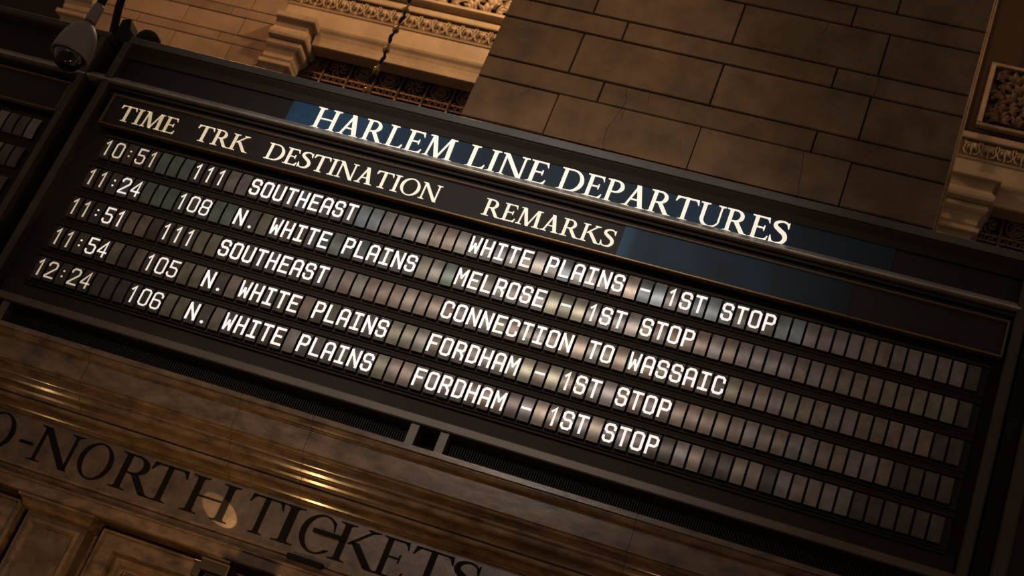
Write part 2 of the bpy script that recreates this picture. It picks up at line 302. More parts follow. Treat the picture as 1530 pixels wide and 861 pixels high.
# ------------------------------------------------------------------ split-flap characters (box 1 x 1)
FL = {
 '0': [[(0, .12), (0, .88), (.22, 1), (.78, 1), (1, .88), (1, .12), (.78, 0), (.22, 0), (0, .12)]],
 'O': [[(0, .10), (0, .90), (.22, 1), (.78, 1), (1, .90), (1, .10), (.78, 0), (.22, 0), (0, .10)]],
 '8': [[(0, .12), (0, .40), (.15, .5), (0, .6), (0, .88), (.22, 1), (.78, 1), (1, .88), (1, .6), (.85, .5), (1, .40), (1, .12), (.78, 0), (.22, 0), (0, .12)], [(.15, .5), (.85, .5)]],
 '1': [[(.22, .80), (.55, 1), (.55, 0)]],
 '2': [[(0, .78), (0, .88), (.22, 1), (.78, 1), (1, .88), (1, .66), (0, .08), (0, 0), (1, 0)]],
 '4': [[(.75, 0), (.75, 1), (0, .34), (0, .28), (1, .28)]],
 '5': [[(1, 1), (.08, 1), (.08, .58), (.78, .58), (1, .47), (1, .12), (.78, 0), (.22, 0), (0, .12), (0, .2)]],
 '6': [[(1, .78), (1, .88), (.78, 1), (.22, 1), (0, .88), (0, .12), (.22, 0), (.78, 0), (1, .12), (1, .42), (.78, .54), (0, .54)]],
 'A': [[(0, 0), (0, .86), (.25, 1), (.75, 1), (1, .86), (1, 0)], [(0, .42), (1, .42)]],
 'C': [[(1, .74), (1, .88), (.78, 1), (.22, 1), (0, .88), (0, .12), (.22, 0), (.78, 0), (1, .12), (1, .26)]],
 'D': [[(.05, 0), (.05, 1), (.75, 1), (1, .88), (1, .12), (.75, 0), (.05, 0)]],
 'E': [[(1, 1), (.04, 1), (.04, 0), (1, 0)], [(.04, .51), (.8, .51)]],
 'F': [[(1, 1), (.04, 1), (.04, 0)], [(.04, .51), (.78, .51)]],
 'H': [[(.02, 0), (.02, 1)], [(.98, 0), (.98, 1)], [(.02, .5), (.98, .5)]],
 'I': [[(.5, 0), (.5, 1)], [(.08, 1), (.92, 1)], [(.08, 0), (.92, 0)]],
 'L': [[(.06, 1), (.06, 0), (1, 0)]],
 'M': [[(0, 0), (0, 1)], [(.04, .97), (.5, .46)], [(.5, .46), (.96, .97)], [(1, 1), (1, 0)]],
 'N': [[(0, 0), (0, 1)], [(.03, .95), (.97, .05)], [(1, 0), (1, 1)]],
 'P': [[(.04, 0), (.04, 1), (.78, 1), (1, .88), (1, .58), (.78, .46), (.04, .46)]],
 'R': [[(.04, 0), (.04, 1), (.78, 1), (1, .88), (1, .60), (.78, .48), (.04, .48)], [(.55, .48), (.98, .22), (.98, 0)]],
 'S': [[(1, .76), (1, .88), (.78, 1), (.22, 1), (0, .88), (0, .65), (.22, .53), (.78, .53), (1, .42), (1, .12), (.78, 0), (.22, 0), (0, .12), (0, .24)]],
 'T': [[(0, 1), (1, 1)], [(.5, 1), (.5, 0)]],
 'U': [[(0, 1), (0, .12), (.22, 0), (.78, 0), (1, .12), (1, 1)]],
 'W': [[(0, 1), (.14, .02)], [(.16, .04), (.5, .58)], [(.5, .58), (.84, .04)], [(.86, .02), (1, 1)]],
 '-': [[(.05, .5), (.95, .5)]],
}
PITCH, TW, TH, RP = .06, .0495, .1102, .1677
def flap_strokes(ch, sw):
    """quads in tile coordinates for one character"""
    w = TW - .0065 - sw * .55; h = .084 - sw; ox = (TW - w) / 2; oz = -TH + .0135 + sw / 2; out = []
    if ch in ':.':
        for cz in ([.3, .66] if ch == ':' else [.0]):
            cx = TW / 2; z = oz + cz * h; r = sw * .62
            out.append([(cx + r * math.cos(a * math.pi / 5), z + r * math.sin(a * math.pi / 5)) for a in range(10)])
        return out
    for path in FL[ch]:
        P = [(ox + a * w, oz + b * h) for a, b in path]; closed = P[0] == P[-1]
        if closed: P = P[:-1]
        n = len(P); L = []; R = []
        for i in range(n):
            ds = []
            if closed or i > 0: a = P[i - 1]; ds.append((P[i][0] - a[0], P[i][1] - a[1]))
            if closed or i < n - 1: b = P[(i + 1) % n]; ds.append((b[0] - P[i][0], b[1] - P[i][1]))
            ns = [(-d[1] / math.hypot(*d), d[0] / math.hypot(*d)) for d in ds]
            if len(ns) == 2:
                mx, mz = ns[0][0] + ns[1][0], ns[0][1] + ns[1][1]; l = math.hypot(mx, mz) or 1e-6; mx /= l; mz /= l
                k = min(1 / max(mx * ns[0][0] + mz * ns[0][1], .3), 1.9)
            else:
                mx, mz = ns[0]; k = 1
            L.append((P[i][0] + mx * k * sw / 2, P[i][1] + mz * k * sw / 2)); R.append((P[i][0] - mx * k * sw / 2, P[i][1] - mz * k * sw / 2))
        # square ends pushed out by half a stroke
        if not closed:
            for e, j in ((0, 1), (n - 1, n - 2)):
                dx, dz = P[e][0] - P[j][0], P[e][1] - P[j][1]; l = math.hypot(dx, dz); dx *= sw / 2 / l; dz *= sw / 2 / l
                L[e] = (L[e][0] + dx, L[e][1] + dz); R[e] = (R[e][0] + dx, R[e][1] + dz)
        for i in range(n if closed else n - 1):
            j = (i + 1) % n; out.append([L[i], L[j], R[j], R[i]])
    return out
TILE_CACHE = {}
def tile_mesh(ch, tint, bright, sw):
    key = (ch, tint, bright, sw)
    if key not in TILE_CACHE:
        mb = MB(); n = 8; vs = []; bulge = .0065
        for i in range(n + 1):
            t = i / n; y = -bulge * (1 - (2 * t - 1) ** 2)
            vs += [(0, y, -TH * t), (TW, y, -TH * t)]
        mb.add(vs, [(2 * i, 2 * i + 2, 2 * i + 3, 2 * i + 1) for i in range(n)])
        mb.add([(0, 0, 0), (TW, 0, 0), (TW, .02, 0), (0, .02, 0), (0, 0, -TH), (TW, 0, -TH), (TW, .02, -TH), (0, .02, -TH)], [(3, 2, 1, 0), (4, 5, 6, 7), (1, 2, 6, 5), (3, 0, 4, 7), (2, 3, 7, 6)], 2)
        if ch != ' ':
            for p in flap_strokes(ch, sw): mb.prism(p, -.0082, -.0066, 1)
        TILE_CACHE[key] = mb.mesh(('letter_tile' if ch != ' ' else 'blank_tile'), [M[('tile_' if ch == ' ' else 'print_') + tint], M[bright], M['void']])
        me = TILE_CACHE[key]
        bm = bmesh.new(); bm.from_mesh(me); bm.normal_update()
        for f in bm.faces: f.smooth = f.material_index == 0 and abs(f.normal.y) > .8
        bm.to_mesh(me); bm.free()
    return TILE_CACHE[key]

ROWS = [('10:51   111  SOUTHEAST'.ljust(31) + 'WHITE PLAINS - 1ST STOP').ljust(68),
        ('11:24   108  N. WHITE PLAINS'.ljust(31) + 'MELROSE - 1ST STOP').ljust(68),
        ('11:51   111  SOUTHEAST'.ljust(31) + 'CONNECTION TO WASSAIC').ljust(68),
        ('11:54   105  N. WHITE PLAINS'.ljust(31) + 'FORDHAM - 1ST STOP').ljust(68),
        ('12:24   106  N. WHITE PLAINS'.ljust(31) + 'FORDHAM - 1ST STOP').ljust(68)]
TINTS = [
 ['dark', 'dark', 'brown', 'dark', 'dark', 'green', 'green', 'green', 'dark', 'dark', 'dark', 'grey', 'mauve', 'brown', 'mauve', 'mauve', 'grey', 'blue', 'grey', 'mauve', 'grey', 'mauve', 'blue', 'blue', 'mauve', 'mauve', 'grey', 'grey', 'brown', 'brown', 'grey', 'grey', 'mauve', 'mauve', 'grey', 'brown', 'grey', 'grey', 'blue', 'mauve', 'grey', 'mauve', 'brown', 'tan', 'blue', 'blue', 'mauve', 'grey', 'blue', 'blue', 'blue', 'grey', 'mauve', 'grey', 'blue', 'blue', 'mauve', 'mauve', 'mauve', 'mauve', 'brown', 'brown', 'mauve', 'mauve', 'mauve', 'mauve', 'mauve', 'mauve'],
 ['dark', 'dark', 'grey', 'blue', 'grey', 'green', 'green', 'green', 'green', 'grey', 'blue', 'green', 'green', 'grey', 'grey', 'olive', 'brown', 'brown', 'brown', 'mauve', 'green', 'green', 'green', 'blue', 'grey', 'grey', 'grey', 'mauve', 'olive', 'grey', 'green', 'olive', 'olive', 'olive', 'grey', 'mauve', 'mauve', 'grey', 'olive', 'olive', 'olive', 'grey', 'mauve', 'mauve', 'grey'],
 ['dark', 'dark', 'dark', 'brown', 'brown', 'brown', 'brown', 'dark', 'dark', 'grey', 'grey', 'olive', 'olive', 'brown', 'brown', 'grey', 'mauve', 'grey', 'grey', 'grey', 'grey', 'mauve', 'grey', 'brown', 'grey', 'brown', 'brown', 'brown', 'tan', 'brown', 'brown', 'brown', 'mauve', 'grey', 'mauve', 'olive', 'brown', 'grey', 'mauve', 'brown', 'brown', 'brown', 'grey'],
 ['dark', 'dark', 'olive', 'dark', 'dark', 'olive', 'dark', 'brown', 'brown', 'brown', 'brown', 'olive', 'olive', 'brown', 'brown', 'tan', 'brown', 'olive', 'grey', 'olive', 'brown', 'brown', 'brown', 'olive', 'olive', 'grey', 'grey', 'grey', 'olive', 'olive', 'grey', 'brown', 'grey', 'mauve', 'mauve', 'mauve', 'grey', 'olive', 'olive', 'brown', 'olive'],
 ['dark', 'dark', 'dark', 'dark', 'dark', 'dark', 'dark', 'dark', 'dark', 'dark', 'dark', 'olive', 'olive', 'grey', 'grey', 'olive', 'grey', 'grey', 'mauve', 'brown', 'brown', 'grey', 'grey', 'grey', 'grey', 'grey', 'grey', 'grey', 'olive', 'brown', 'brown', 'grey', 'mauve', 'mauve', 'grey', 'brown', 'brown'],
]
TAILS = [['mauve', 'mauve'], ['mauve', 'brown', 'olive', 'brown'], ['brown', 'brown', 'olive', 'mauve', 'brown'], ['brown', 'mauve', 'brown'], ['brown', 'dark', 'mauve']]

# ------------------------------------------------------------------ departures board
def rail(mb, x0, x1, z0, z1, yf, yb, c=.006):    # small bar with chamfered front edges
    mb.profile([(yb, z0), (yf + c, z0), (yf, z0 + c), (yf, z1 - c), (yf + c, z1), (yb, z1)], x0, x1)
    return mb
BX0, BX1 = -.17, 4.21
board = thing('departures_board', (2.0, 0, -1.12), 'long black departures board showing five rows of white train times under a lit title', 'sign board')
case = MB(); case.box(BX0 + .02, BX1 - .01, .06, .5, -.93, .54)
obj('case', case, M['dark'], board)
# side posts of the frame
for x0, x1, m in ((-.185, -.145, 'frame'), (4.150, 4.195, 'frame')):
    mb = MB(); mb.add([(x0, -.012, -.93), (x0 + .008, -.02, -.93), (x1 - .008, -.02, -.93), (x1, -.012, -.93), (x1, .5, -.93), (x0, .5, -.93),
                       (x0, -.012, .53), (x0 + .008, -.02, .53), (x1 - .008, -.02, .53), (x1, -.012, .53), (x1, .5, .53), (x0, .5, .53)],
                      [(0, 1, 7, 6), (1, 2, 8, 7), (2, 3, 9, 8), (3, 4, 10, 9), (4, 5, 11, 10), (5, 0, 6, 11), (0, 5, 4, 3, 2, 1), (6, 7, 8, 9, 10, 11)])
    obj('side_post', mb, M[m], board)
# top rim and its deep black reveal
mb = MB(); rail(mb, BX0 - .0, 4.72, .535, .574, -.005, .5, .002); obj('top_rim', mb, M['rim'], board)
mb = MB(); mb.profile([(.5, .535), (.004, .535), (.004, .527), (.03, .505), (.034, .47), (.5, .47)], BX0, BX1); obj('reveal', mb, M['void'], board)
# title panel
for a, b in ((BX0 + .03, .7548), (3.6202, BX1 - .03)):
    mb = MB(); mb.box(a, b, .045, .07, .30, .50); obj('side_panel', mb, M['header_panel'], board)
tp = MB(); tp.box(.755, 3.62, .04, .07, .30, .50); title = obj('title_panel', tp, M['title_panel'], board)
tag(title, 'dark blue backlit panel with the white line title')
word('HARLEM', .889, 1.604, .350, .116, .034, .04, M['title_letter'], title)
word('LINE', 1.669, 2.058, .350, .116, .034, .04, M['title_letter'], title)
word('DEPARTURES', 2.112, 3.165, .350, .116, .034, .04, M['title_letter'], title, track=.035)
# sloped ledge under the title
mb = MB(); mb.profile([(.06, .343), (.020, .343), (-.022, .303), (-.022, .298), (-.016, .294), (.06, .294)], -.275, 4.165)
obj('ledge', mb, M['ledge'], board)
mb = MB(); mb.box(BX0 + .03, BX1 - .04, .02, .07, .245, .293); mb.profile([(.06, .282), (.004, .282), (.0, .278), (.0, .268), (.06, .268)], BX0 + .03, 4.15); obj('fascia', mb, M['dark'], board)
# heading panel in its thin moulded frame
hp = MB(); hp.box(-.082, 4.125, .004, .06, .072, .236); hdr = obj('heading_panel', hp, M['header_panel'], board)
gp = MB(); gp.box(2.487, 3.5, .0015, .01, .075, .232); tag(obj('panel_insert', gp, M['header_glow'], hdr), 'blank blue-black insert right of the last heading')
for a, b in ((.064, .0745), (.230, .2395)):
    mb = MB(); rail(mb, -.092, 4.135, a, b, -.009, .02, .003); obj('heading_moulding', mb, M['gold_line'] if a < .1 else M['strip'], board)
for a in (-.092, 4.127):
    mb = MB(); mb.box(a, a + .009, -.008, .02, .0745, .230); obj('heading_moulding', mb, M['strip'], board)
for t, a, b, m in (('TIME', -.022, .289, 'time_letter'), ('TRK', .393, .672, 'track_letter'), ('DESTINATION', .765, 1.636, 'dest_letter'), ('REMARKS', 1.848, 2.461, 'dest_letter')):
    word(t, a, b, .1075, .0865, -.0005, .004, M[m], hdr, track=.045)
# rows of flap tiles
for r, txt in enumerate(ROWS):
    zt = -r * RP
    rb = MB(); rb.box(-.03, 4.10, .018, .06, zt - TH - .028, zt + .028)
    rail(rb, -.03, 4.10, zt + .010, zt + .016, .008, .02, .002); rail(rb, -.03, 4.10, zt - TH - .016, zt - TH - .010, .008, .02, .002)
    row = obj('display_row', rb, M['void'], board)
    tints = TINTS[r]
    for c in range(68):
        ch = txt[c]
        tint = tints[c] if c < len(tints) else TAILS[r][((c * 7 + r * 3) // 2 + c // 3) % len(TAILS[r])]
        if c > (66, 66, 65, 63, 61)[r]: tint = 'dark'  # light fall-off at the right ends is painted in by tint
        if ch == ' ': me = tile_mesh(' ', tint, 'flap1', 0)
        else:
            if ch.isdigit() and c < 11 or ch == ':': sw = .0078
            elif ch in 'MW': sw = .0092
            elif ch == '.': sw = .012
            else: sw = .0104
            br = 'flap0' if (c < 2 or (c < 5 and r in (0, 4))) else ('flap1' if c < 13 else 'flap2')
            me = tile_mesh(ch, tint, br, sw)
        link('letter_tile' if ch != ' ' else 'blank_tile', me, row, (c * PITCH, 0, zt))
# lower rail, vents, short posts
mb = MB(); mb.box(-.13, 4.14, .03, .5, -.885, -.80); obj('lower_fascia', mb, M['dark'], board)
mb = MB(); rail(mb, -.19, 4.16, -.924, -.884, -.012, .06, .005); obj('lower_rail', mb, M['strip'], board)
mb = MB(); mb.box(-.17, 4.19, .11, .5, -1.12, -.93); obj('vent_box', mb, M['void'], board)
for x in (1.930, 2.062, -.06, 4.05):
    mb = MB(); mb.box(x, x + .037, .0, .11, -1.12, -.922); obj('vent_post', mb, M['strip'], board)
vg = MB(); rnd = 0
x = -.02
while x < 4.04:
    if not (1.92 < x < 2.11): vg.box(x, x + .004, .05, .06, -1.12, -.935)
    x += .011
for z in (-1.01, -1.035, -1.06, -1.085): vg.box(-.03, 1.93, .052, .058, z, z + .004); vg.box(2.1, 4.05, .052, .058, z, z + .004)
tag(obj('vent_mesh', vg, M['void'], board), kind='stuff')

# neighbouring board at the left edge
nb = thing('departures_board', (-1.0, 0, -1.12), 'dark unlit departures board cut off at the left edge, beside the lit one', 'sign board')
NX1 = -.30
mb = MB(); mb.box(-1.75, NX1, .06, .5, -.93, .54); obj('case', mb, M['dark'], nb)
mb = MB(); mb.box(-.315, -.281, -.02, .5, -.93, .53); obj('side_post', mb, M['frame'], nb)
mb = MB(); rail(mb, -1.75, -.28, .535, .574, -.005, .5, .008); obj('top_rim', mb, M['frame'], nb)
mb = MB(); mb.profile([(.06, .343), (.020, .343), (-.022, .303), (-.022, .298), (-.016, .294), (.06, .294)], -1.75, -.282); obj('ledge', mb, M['ledge'], nb)
mb = MB(); mb.box(-1.75, -.335, .004, .06, .072, .236); nh = obj('heading_panel', mb, M['header_panel'], nb)
for a, b in ((.064, .0745), (.230, .2395)):
    mb = MB(); rail(mb, -1.75, -.327, a, b, -.009, .02, .003); obj('heading_moulding', mb, M['strip'], nb)
mb = MB(); mb.box(-.336, -.327, -.008, .02, .0745, .230); obj('heading_moulding', mb, M['strip'], nb)
for r in range(5):
    zt = -r * RP; rb = MB(); rb.box(-1.74, -.345, .018, .06, zt - TH - .028, zt + .028); row = obj('display_row', rb, M['void'], nb)
    for c in range(12): link('blank_tile', tile_mesh(' ', 'dark' if (c + r) % 3 else 'mauve', 'flap1', 0), row, (-.367 - TW - c * PITCH, 0, zt))
mb = MB(); rail(mb, -1.75, -.28, -.924, -.884, -.012, .06, .005); obj('lower_rail', mb, M['strip'], nb)
mb = MB(); mb.box(-1.75, -.29, .11, .5, -1.12, -.93); obj('vent_box', mb, M['void'], nb)
gapb = MB(); gapb.box(-.279, -.186, .12, .46, -1.12, .52); tag(obj('filler_post', gapb, M['dark']), 'narrow dark recessed post filling the gap between the two boards', 'post')

rp = thing('end_post', (4.5, 0, -1.12), 'wide dark bronze end post at the right edge of the lit board', 'post')
mb = MB(); mb.box(4.212, 4.27, .06, .5, -1.12, .53); obj('recess', mb, M['dark'], rp)
mb = MB(); mb.block(4.272, 4.33, -.02, .5, -1.12, .53, .008); obj('upright', mb, M['frame'], rp)
mb = MB(); mb.box(4.332, 4.72, .01, .5, -1.12, .53); obj('panel', mb, M['dark'], rp)

# ------------------------------------------------------------------ stone pier above the board
PX0, PX1, PY = 1.104, 3.753, 1.2
pier = MB(); pier.box(PX0 + .012, PX1 - .012, PY + .02, PY + 1.6, -4.58, 4.6)
wall_front = tag(obj('wall_front', pier, M['joint']), 'brown ashlar stone pier rising behind the departures board', kind='structure')
zs = [(1.04, 1.190, 's'), (1.190, 1.335, 's'), (1.335, 1.622, 't'), (1.622, 1.772, 's'), (1.772, 2.068, 't'), (2.068, 2.212, 's'), (2.212, 2.510, 't'), (2.510, 2.660, 's'), (2.660, 2.955, 't'), (2.955, 3.105, 's'), (3.105, 3.40, 't'), (3.40, 3.55, 's')]
def jag_block(x0, x1, z0, z1, crack=None):
    mb = MB(); g = .0045; c = .005
    def pl(side): # wavy crack edges
        return crack
    mb.block(x0 + g, x1 - g, PY, PY + .05, z0 + g, z1 - g, c); return mb
for z0, z1, k in zs:
    if k == 't': xs = [PX0, 1.598, 2.423, 3.252, PX1]
    else: xs = [PX0, 1.817, 3.030, PX1]
    for a, b in zip(xs, xs[1:]):
        if k == 't' and z0 == 1.335 and a == 1.598 or k == 't' and z0 == 1.335 and a == 2.423:
            # a cracked block: two halves that meet along an uneven crack
            cr = [(1.950, 0), (1.932, .25), (1.93, .5), (1.952, .8), (1.967, 1)] if a < 2 else [(3.036, 0), (3.02, .3), (3.012, .6), (2.994, 1)]
            pts = [(x, z0 + .0032 + t * (z1 - z0 - .0064)) for x, t in cr]
            l = MB(); l.prism([(a + .0032, z0 + .0032)] + [(x - .0012, z) for x, z in pts] + [(a + .0032, z1 - .0032)], PY, PY + .05)
            rr = MB(); rr.prism([(x + .0012, z) for x, z in pts][::-1] + [(b - .0032, z0 + .0032), (b - .0032, z1 - .0032)], PY, PY + .05)
            obj('stone_block', l, M['pier_stone'], wall_front); obj('stone_block', rr, M['pier_stone'], wall_front)
            continue
        obj('stone_block', jag_block(a, b, z0, z1), M['pier_stone'], wall_front)
# hairline cracks that cross single stones
def crack(path):
    mb = MB(); mb.tube([(x, PY - .0005, z) for x, z in path], .0011, 4); obj('crack', mb, M['joint'], wall_front)
crack([(1.952, 1.766), (1.958, 1.72), (1.972, 1.68), (1.970, 1.626)])
crack([(1.985, 1.616), (1.980, 1.58), (1.984, 1.545)])
crack([(2.09, 1.76), (2.085, 1.73), (2.095, 1.70)])
crack([(2.905, 2.50), (2.90, 2.44), (2.875, 2.40)])
crack([(3.262, 2.205), (3.27, 2.15), (3.262, 2.08)])

# ------------------------------------------------------------------ far wall and balcony bays (plane y = 8)
FY = 8.0
wl = MB(); wl.box(-6.36, -4.075, FY + .03, FY + .9, 3.6, 9.6)
wr = MB(); wr.box(2.92, 3.74, FY + .0, FY + .9, 3.6, 9.6); tag(obj('wall_right', wr, M['far_stone']), 'far stone wall hidden behind the pier', kind='structure')
wall_left = tag(obj('wall_left', wl, M['far_joint']), 'far brown stone wall between the balcony openings', kind='structure')
fz = [(4.84, 5.12, 't'), (5.12, 5.26, 's'), (5.26, 5.53, 't'), (5.53, 5.795, 't'), (5.795, 5.928, 's'), (5.928, 6.186, 't'), (6.186, 6.316, 's'), (6.316, 6.575, 't'), (6.575, 6.705, 's'), (6.705, 6.965, 't'), (6.965, 7.10, 's'), (7.10, 7.36, 't'), (7.36, 7.50, 's'), (7.50, 7.76, 't'), (7.76, 7.90, 's')]
for z0, z1, k in fz:
    xs = [-6.36, -6.02, -5.235, -4.48, -4.06] if k == 't' else [-6.36, -5.785, -4.692, -4.06]
    for a, b in zip(xs, xs[1:]):
        g = .004; mb = MB(); mb.block(a + g, b - g, FY + random.uniform(0, .006), FY + .08, z0 + g, z1 - g, .006)
        obj('stone_block', mb, M['far_stone'], wall_left)
wb = MB(); wb.box(-24, 24, FY + 2.4, FY + 2.6, 3.0, 15.0); tag(obj('wall_back', wb, M['void']), 'dark wall behind the balcony grilles', kind='structure')
slab = MB(); slab.box(-24, 24, FY + .1, FY + 2.4, 4.6, 4.8); tag(obj('trim_9', slab, M['far_joint']), 'stone floor slab of the far balcony', kind='structure')

OG = [(0, 0), (.0, -.06), (.008, -.072), (.05, -.082), (.068, -.12), (.070, -.165), (.052, -.205), (.030, -.225), (.026, -.27), (.034, -.300), (.07, -.318), (.09, -.325)]   # (inward, down): one corbel step
OG2 = [(.0, 0), (.0, -.045), (.015, -.07), (.045, -.10), (.065, -.14), (.068, -.20), (.09, -.235)]
def corbel_block(x0, x1, side, zt, prof, yf, depth):
    """moulded block: front face towards -y and one side face follow the same section"""
    mb = MB(); n = len(prof); vs = []
    for d, dz in prof:
        if side > 0: vs += [(x0, yf + d, zt + dz), (x1 - d, yf + d, zt + dz), (x1 - d, yf + depth, zt + dz), (x0, yf + depth, zt + dz)]
        else: vs += [(x1, yf + d, zt + dz), (x0 + d, yf + d, zt + dz), (x0 + d, yf + depth, zt + dz), (x1, yf + depth, zt + dz)]
    fs = []
    for i in range(n - 1):
        for k in range(4):
            l = (k + 1) % 4; fs.append((i * 4 + k, i * 4 + l, (i + 1) * 4 + l, (i + 1) * 4 + k))
    fs += [(0, 3, 2, 1), tuple((n - 1) * 4 + k for k in range(4))]
    return mb.add(vs, fs)
def corbel(x0, side, parent):
    sx = lambda a, b: (x0 + a, x0 + b) if side > 0 else (x0 - b, x0 - a)
    a, b = sx(0, .32); mb = MB(); mb.box(a, b, FY - .02, FY + .24, 4.8, 5.43); c = obj('corbel', mb, M['carved'], parent)
    a, b = sx(0, .50); obj('top_block', corbel_block(a, b, side, 6.275, [(d, z * 1.04) for d, z in OG], FY - .20, .44), M['carved'], c)
    a, b = sx(0, .435); obj('middle_block', corbel_block(a, b, side, 5.920, OG2, FY - .12, .36), M['carved'], c)
    a, b = sx(0, .40); obj('lower_block', corbel_block(a, b, side, 5.662, [(d, z * .8) for d, z in OG], FY - .09, .33), M['carved'], c)
corbel(-6.36, -1, wall_left)

# lintels
def leaf_mesh():
    mb = MB(); w = .172
    for a in (-58, -30, 0, 30, 58):
        r = math.radians(a); L = .125 if abs(a) < 40 else .10; dx, dz = math.sin(r), -math.cos(r); px, pz = dz, -dx
        ox, oz = 0, .075
        t = .025
        v = [(ox, -.012, oz), (ox + dx * L * .55 + px * t, -.014, oz + dz * L * .55 + pz * t), (ox + dx * L, -.004, oz + dz * L), (ox + dx * L * .55 - px * t, -.014, oz + dz * L * .55 - pz * t), (ox + dx * L * .55, -.034, oz + dz * L * .55)]
        mb.add(v, [(0, 1, 4), (1, 2, 4), (2, 3, 4), (3, 0, 4)])
    for s in (-1, 1):
        mb.tube([(s * .076, -.012, .085), (s * .070, -.02, .03), (s * .082, -.02, -.03), (s * .06, -.02, -.075), (s * .03, -.02, -.085)], .008, 5)
    mb.box(-.006, .006, -.03, 0, -.105, -.06)
    return mb.mesh('leaf_ornament', M['carved'], fix=True)
LEAF = leaf_mesh()
def acanthus_mesh():
    mb = MB(); n = 5
    for s in (-1, 0, 1):
        base = (s * .05, 0, -.10); rows = []
        for i in range(7):
            t = i / 6; x = s * (.04 + .09 * t * t); z = -.10 + .24 * t - .06 * abs(s) * t; y = -.015 - .06 * math.sin(t * 3.0); wd = .038 * math.sin(math.pi * min(1, t * .85 + .12)) * (1 + .35 * (i % 2))
            rows.append([(x - wd, y + .01, z), (x, y - .012, z + .004), (x + wd, y + .01, z)])
        v = [p for r in rows for p in r]; f = []
        for i in range(6):
            for k in (0, 1): f.append((i * 3 + k, i * 3 + k + 1, i * 3 + k + 4, i * 3 + k + 3))
        mb.add(v, f)
    return mb.mesh('acanthus_leaf', M['carved'], smooth=False)
ACAN = acanthus_mesh()
ACAN_DIM = acanthus_mesh(); ACAN_DIM.materials[0] = M['carved_dim']
def lintel(x0, x1, lx0, lx1, label, foliage):
    t = thing('stone_lintel', ((x0 + x1) / 2, FY, 6.05), label, 'lintel')
    mb = MB(); mb.profile([(FY + .22, 6.045), (FY + .035, 6.045), (FY + .022, 6.055), (FY + .020, 6.12), (FY + .014, 6.17), (FY - .002, 6.225), (FY - .022, 6.262), (FY - .03, 6.290), (FY + .02, 6.298), (FY + .22, 6.298)], lx0, lx1); obj('lower_fascia', mb, M['carved'], t)
    mb = MB(); mb.profile([(FY + .5, 6.308), (FY + .0, 6.308), (FY + .0, 6.53), (FY - .012, 6.538), (FY - .02, 6.56), (FY + .5, 6.575)], x0, x1); obj('upper_fascia', mb, M['carved'], t)
    mb = MB(); mb.box(x0, x1, FY + .008, FY + .5, 6.56, 6.785); obj('ornament_band', mb, M['carved_mid'], t)
    x = x0 + .14
    while x < x1 - .05:
        link('leaf_ornament', LEAF, t, (x, FY + .006, 6.675)); x += .175
    mb = MB(); mb.profile([(FY + .5, 6.785), (FY - .03, 6.785), (FY - .035, 6.80), (FY - .035, 6.858), (FY + .0, 6.862), (FY + .5, 6.862)], x0, x1); obj('upper_fillet', mb, M['carved'], t)
    mb = MB(); mb.box(x0, x1, FY + .05, FY + .5, 6.862, 6.93); obj('groove', mb, M['carved_dark'], t)
    if foliage:
        mb = MB(); mb.profile([(FY + .5, 6.93), (FY - .05, 6.93), (FY - .07, 6.95), (FY - .07, 6.985), (FY + .0, 6.995), (FY + .5, 6.995)], x0, x1); obj('foliage_shelf', mb, M['carved'], t)
        mb = MB(); mb.box(x0, x1, FY + .02, FY + .5, 6.995, 9.6); obj('foliage_ground', mb, M['carved_dark'], t)
        x = x0 + .1; i = 0
        while x < x1:
            lf = link('acanthus_leaf', ACAN, t, (x, FY - .0, 7.06 + .09 * (i % 3))); lf.rotation_euler.y = random.uniform(-2.2, 2.2); lf.scale = (.7, .8, .7); x += .062; i += 1
    else:
        mb = MB(); mb.box(x0, x1, FY + .04, FY + .5, 6.93, 9.6); obj('panel_ground', mb, M['carved_dark'], t)
        for q in ((x0 + .12, 6.98, 5.4, 7.03), (x0 + .12, 7.80, 5.4, 7.85)):
            mb = MB(); mb.profile([(FY + .1, q[1]), (FY - .02, q[1]), (FY - .03, q[1] + .02), (FY, q[3]), (FY + .1, q[3])], q[0], q[2]); obj('panel_moulding', mb, M['carved'], t)
        mb = MB(); mb.box(x0 + .12, x0 + .17, FY - .02, FY + .1, 7.03, 7.80); obj('panel_moulding', mb, M['carved'], t)
        for i in range(40):
            lf = link('acanthus_leaf', ACAN_DIM, t, (x0 + .27 + .13 * (i % 8) + .06 * (i // 8 % 2), FY + .03, 7.14 + .135 * (i // 8))); lf.rotation_euler.y = random.uniform(-2.4, 2.4); lf.scale = (.75, .8, .75)
    return t
lt = lintel(-4.06, 2.9, -3.56, 2.9, 'lit tan carved stone lintel with a leaf band and stepped corbel, left of the pier', True); corbel(-4.03, 1, lt)
lt = lintel(3.80, 7.4, 3.85, 7.4, 'dim brown carved stone lintel with a leaf band and stepped corbel, right of the pier', False); corbel(3.815, 1, lt)
tr = MB(); tr.tube([(3.765, FY - .12, 4.9), (3.765, FY - .12, 9.0)], .022, 8); tr.tube([(3.80, FY - .10, 4.9), (3.80, FY - .10, 9.0)], .014, 8)
tag(obj('trim_1', tr, M['carved'], smooth=True), 'thin upright stone bead moulding at the pier edge', kind='structure')

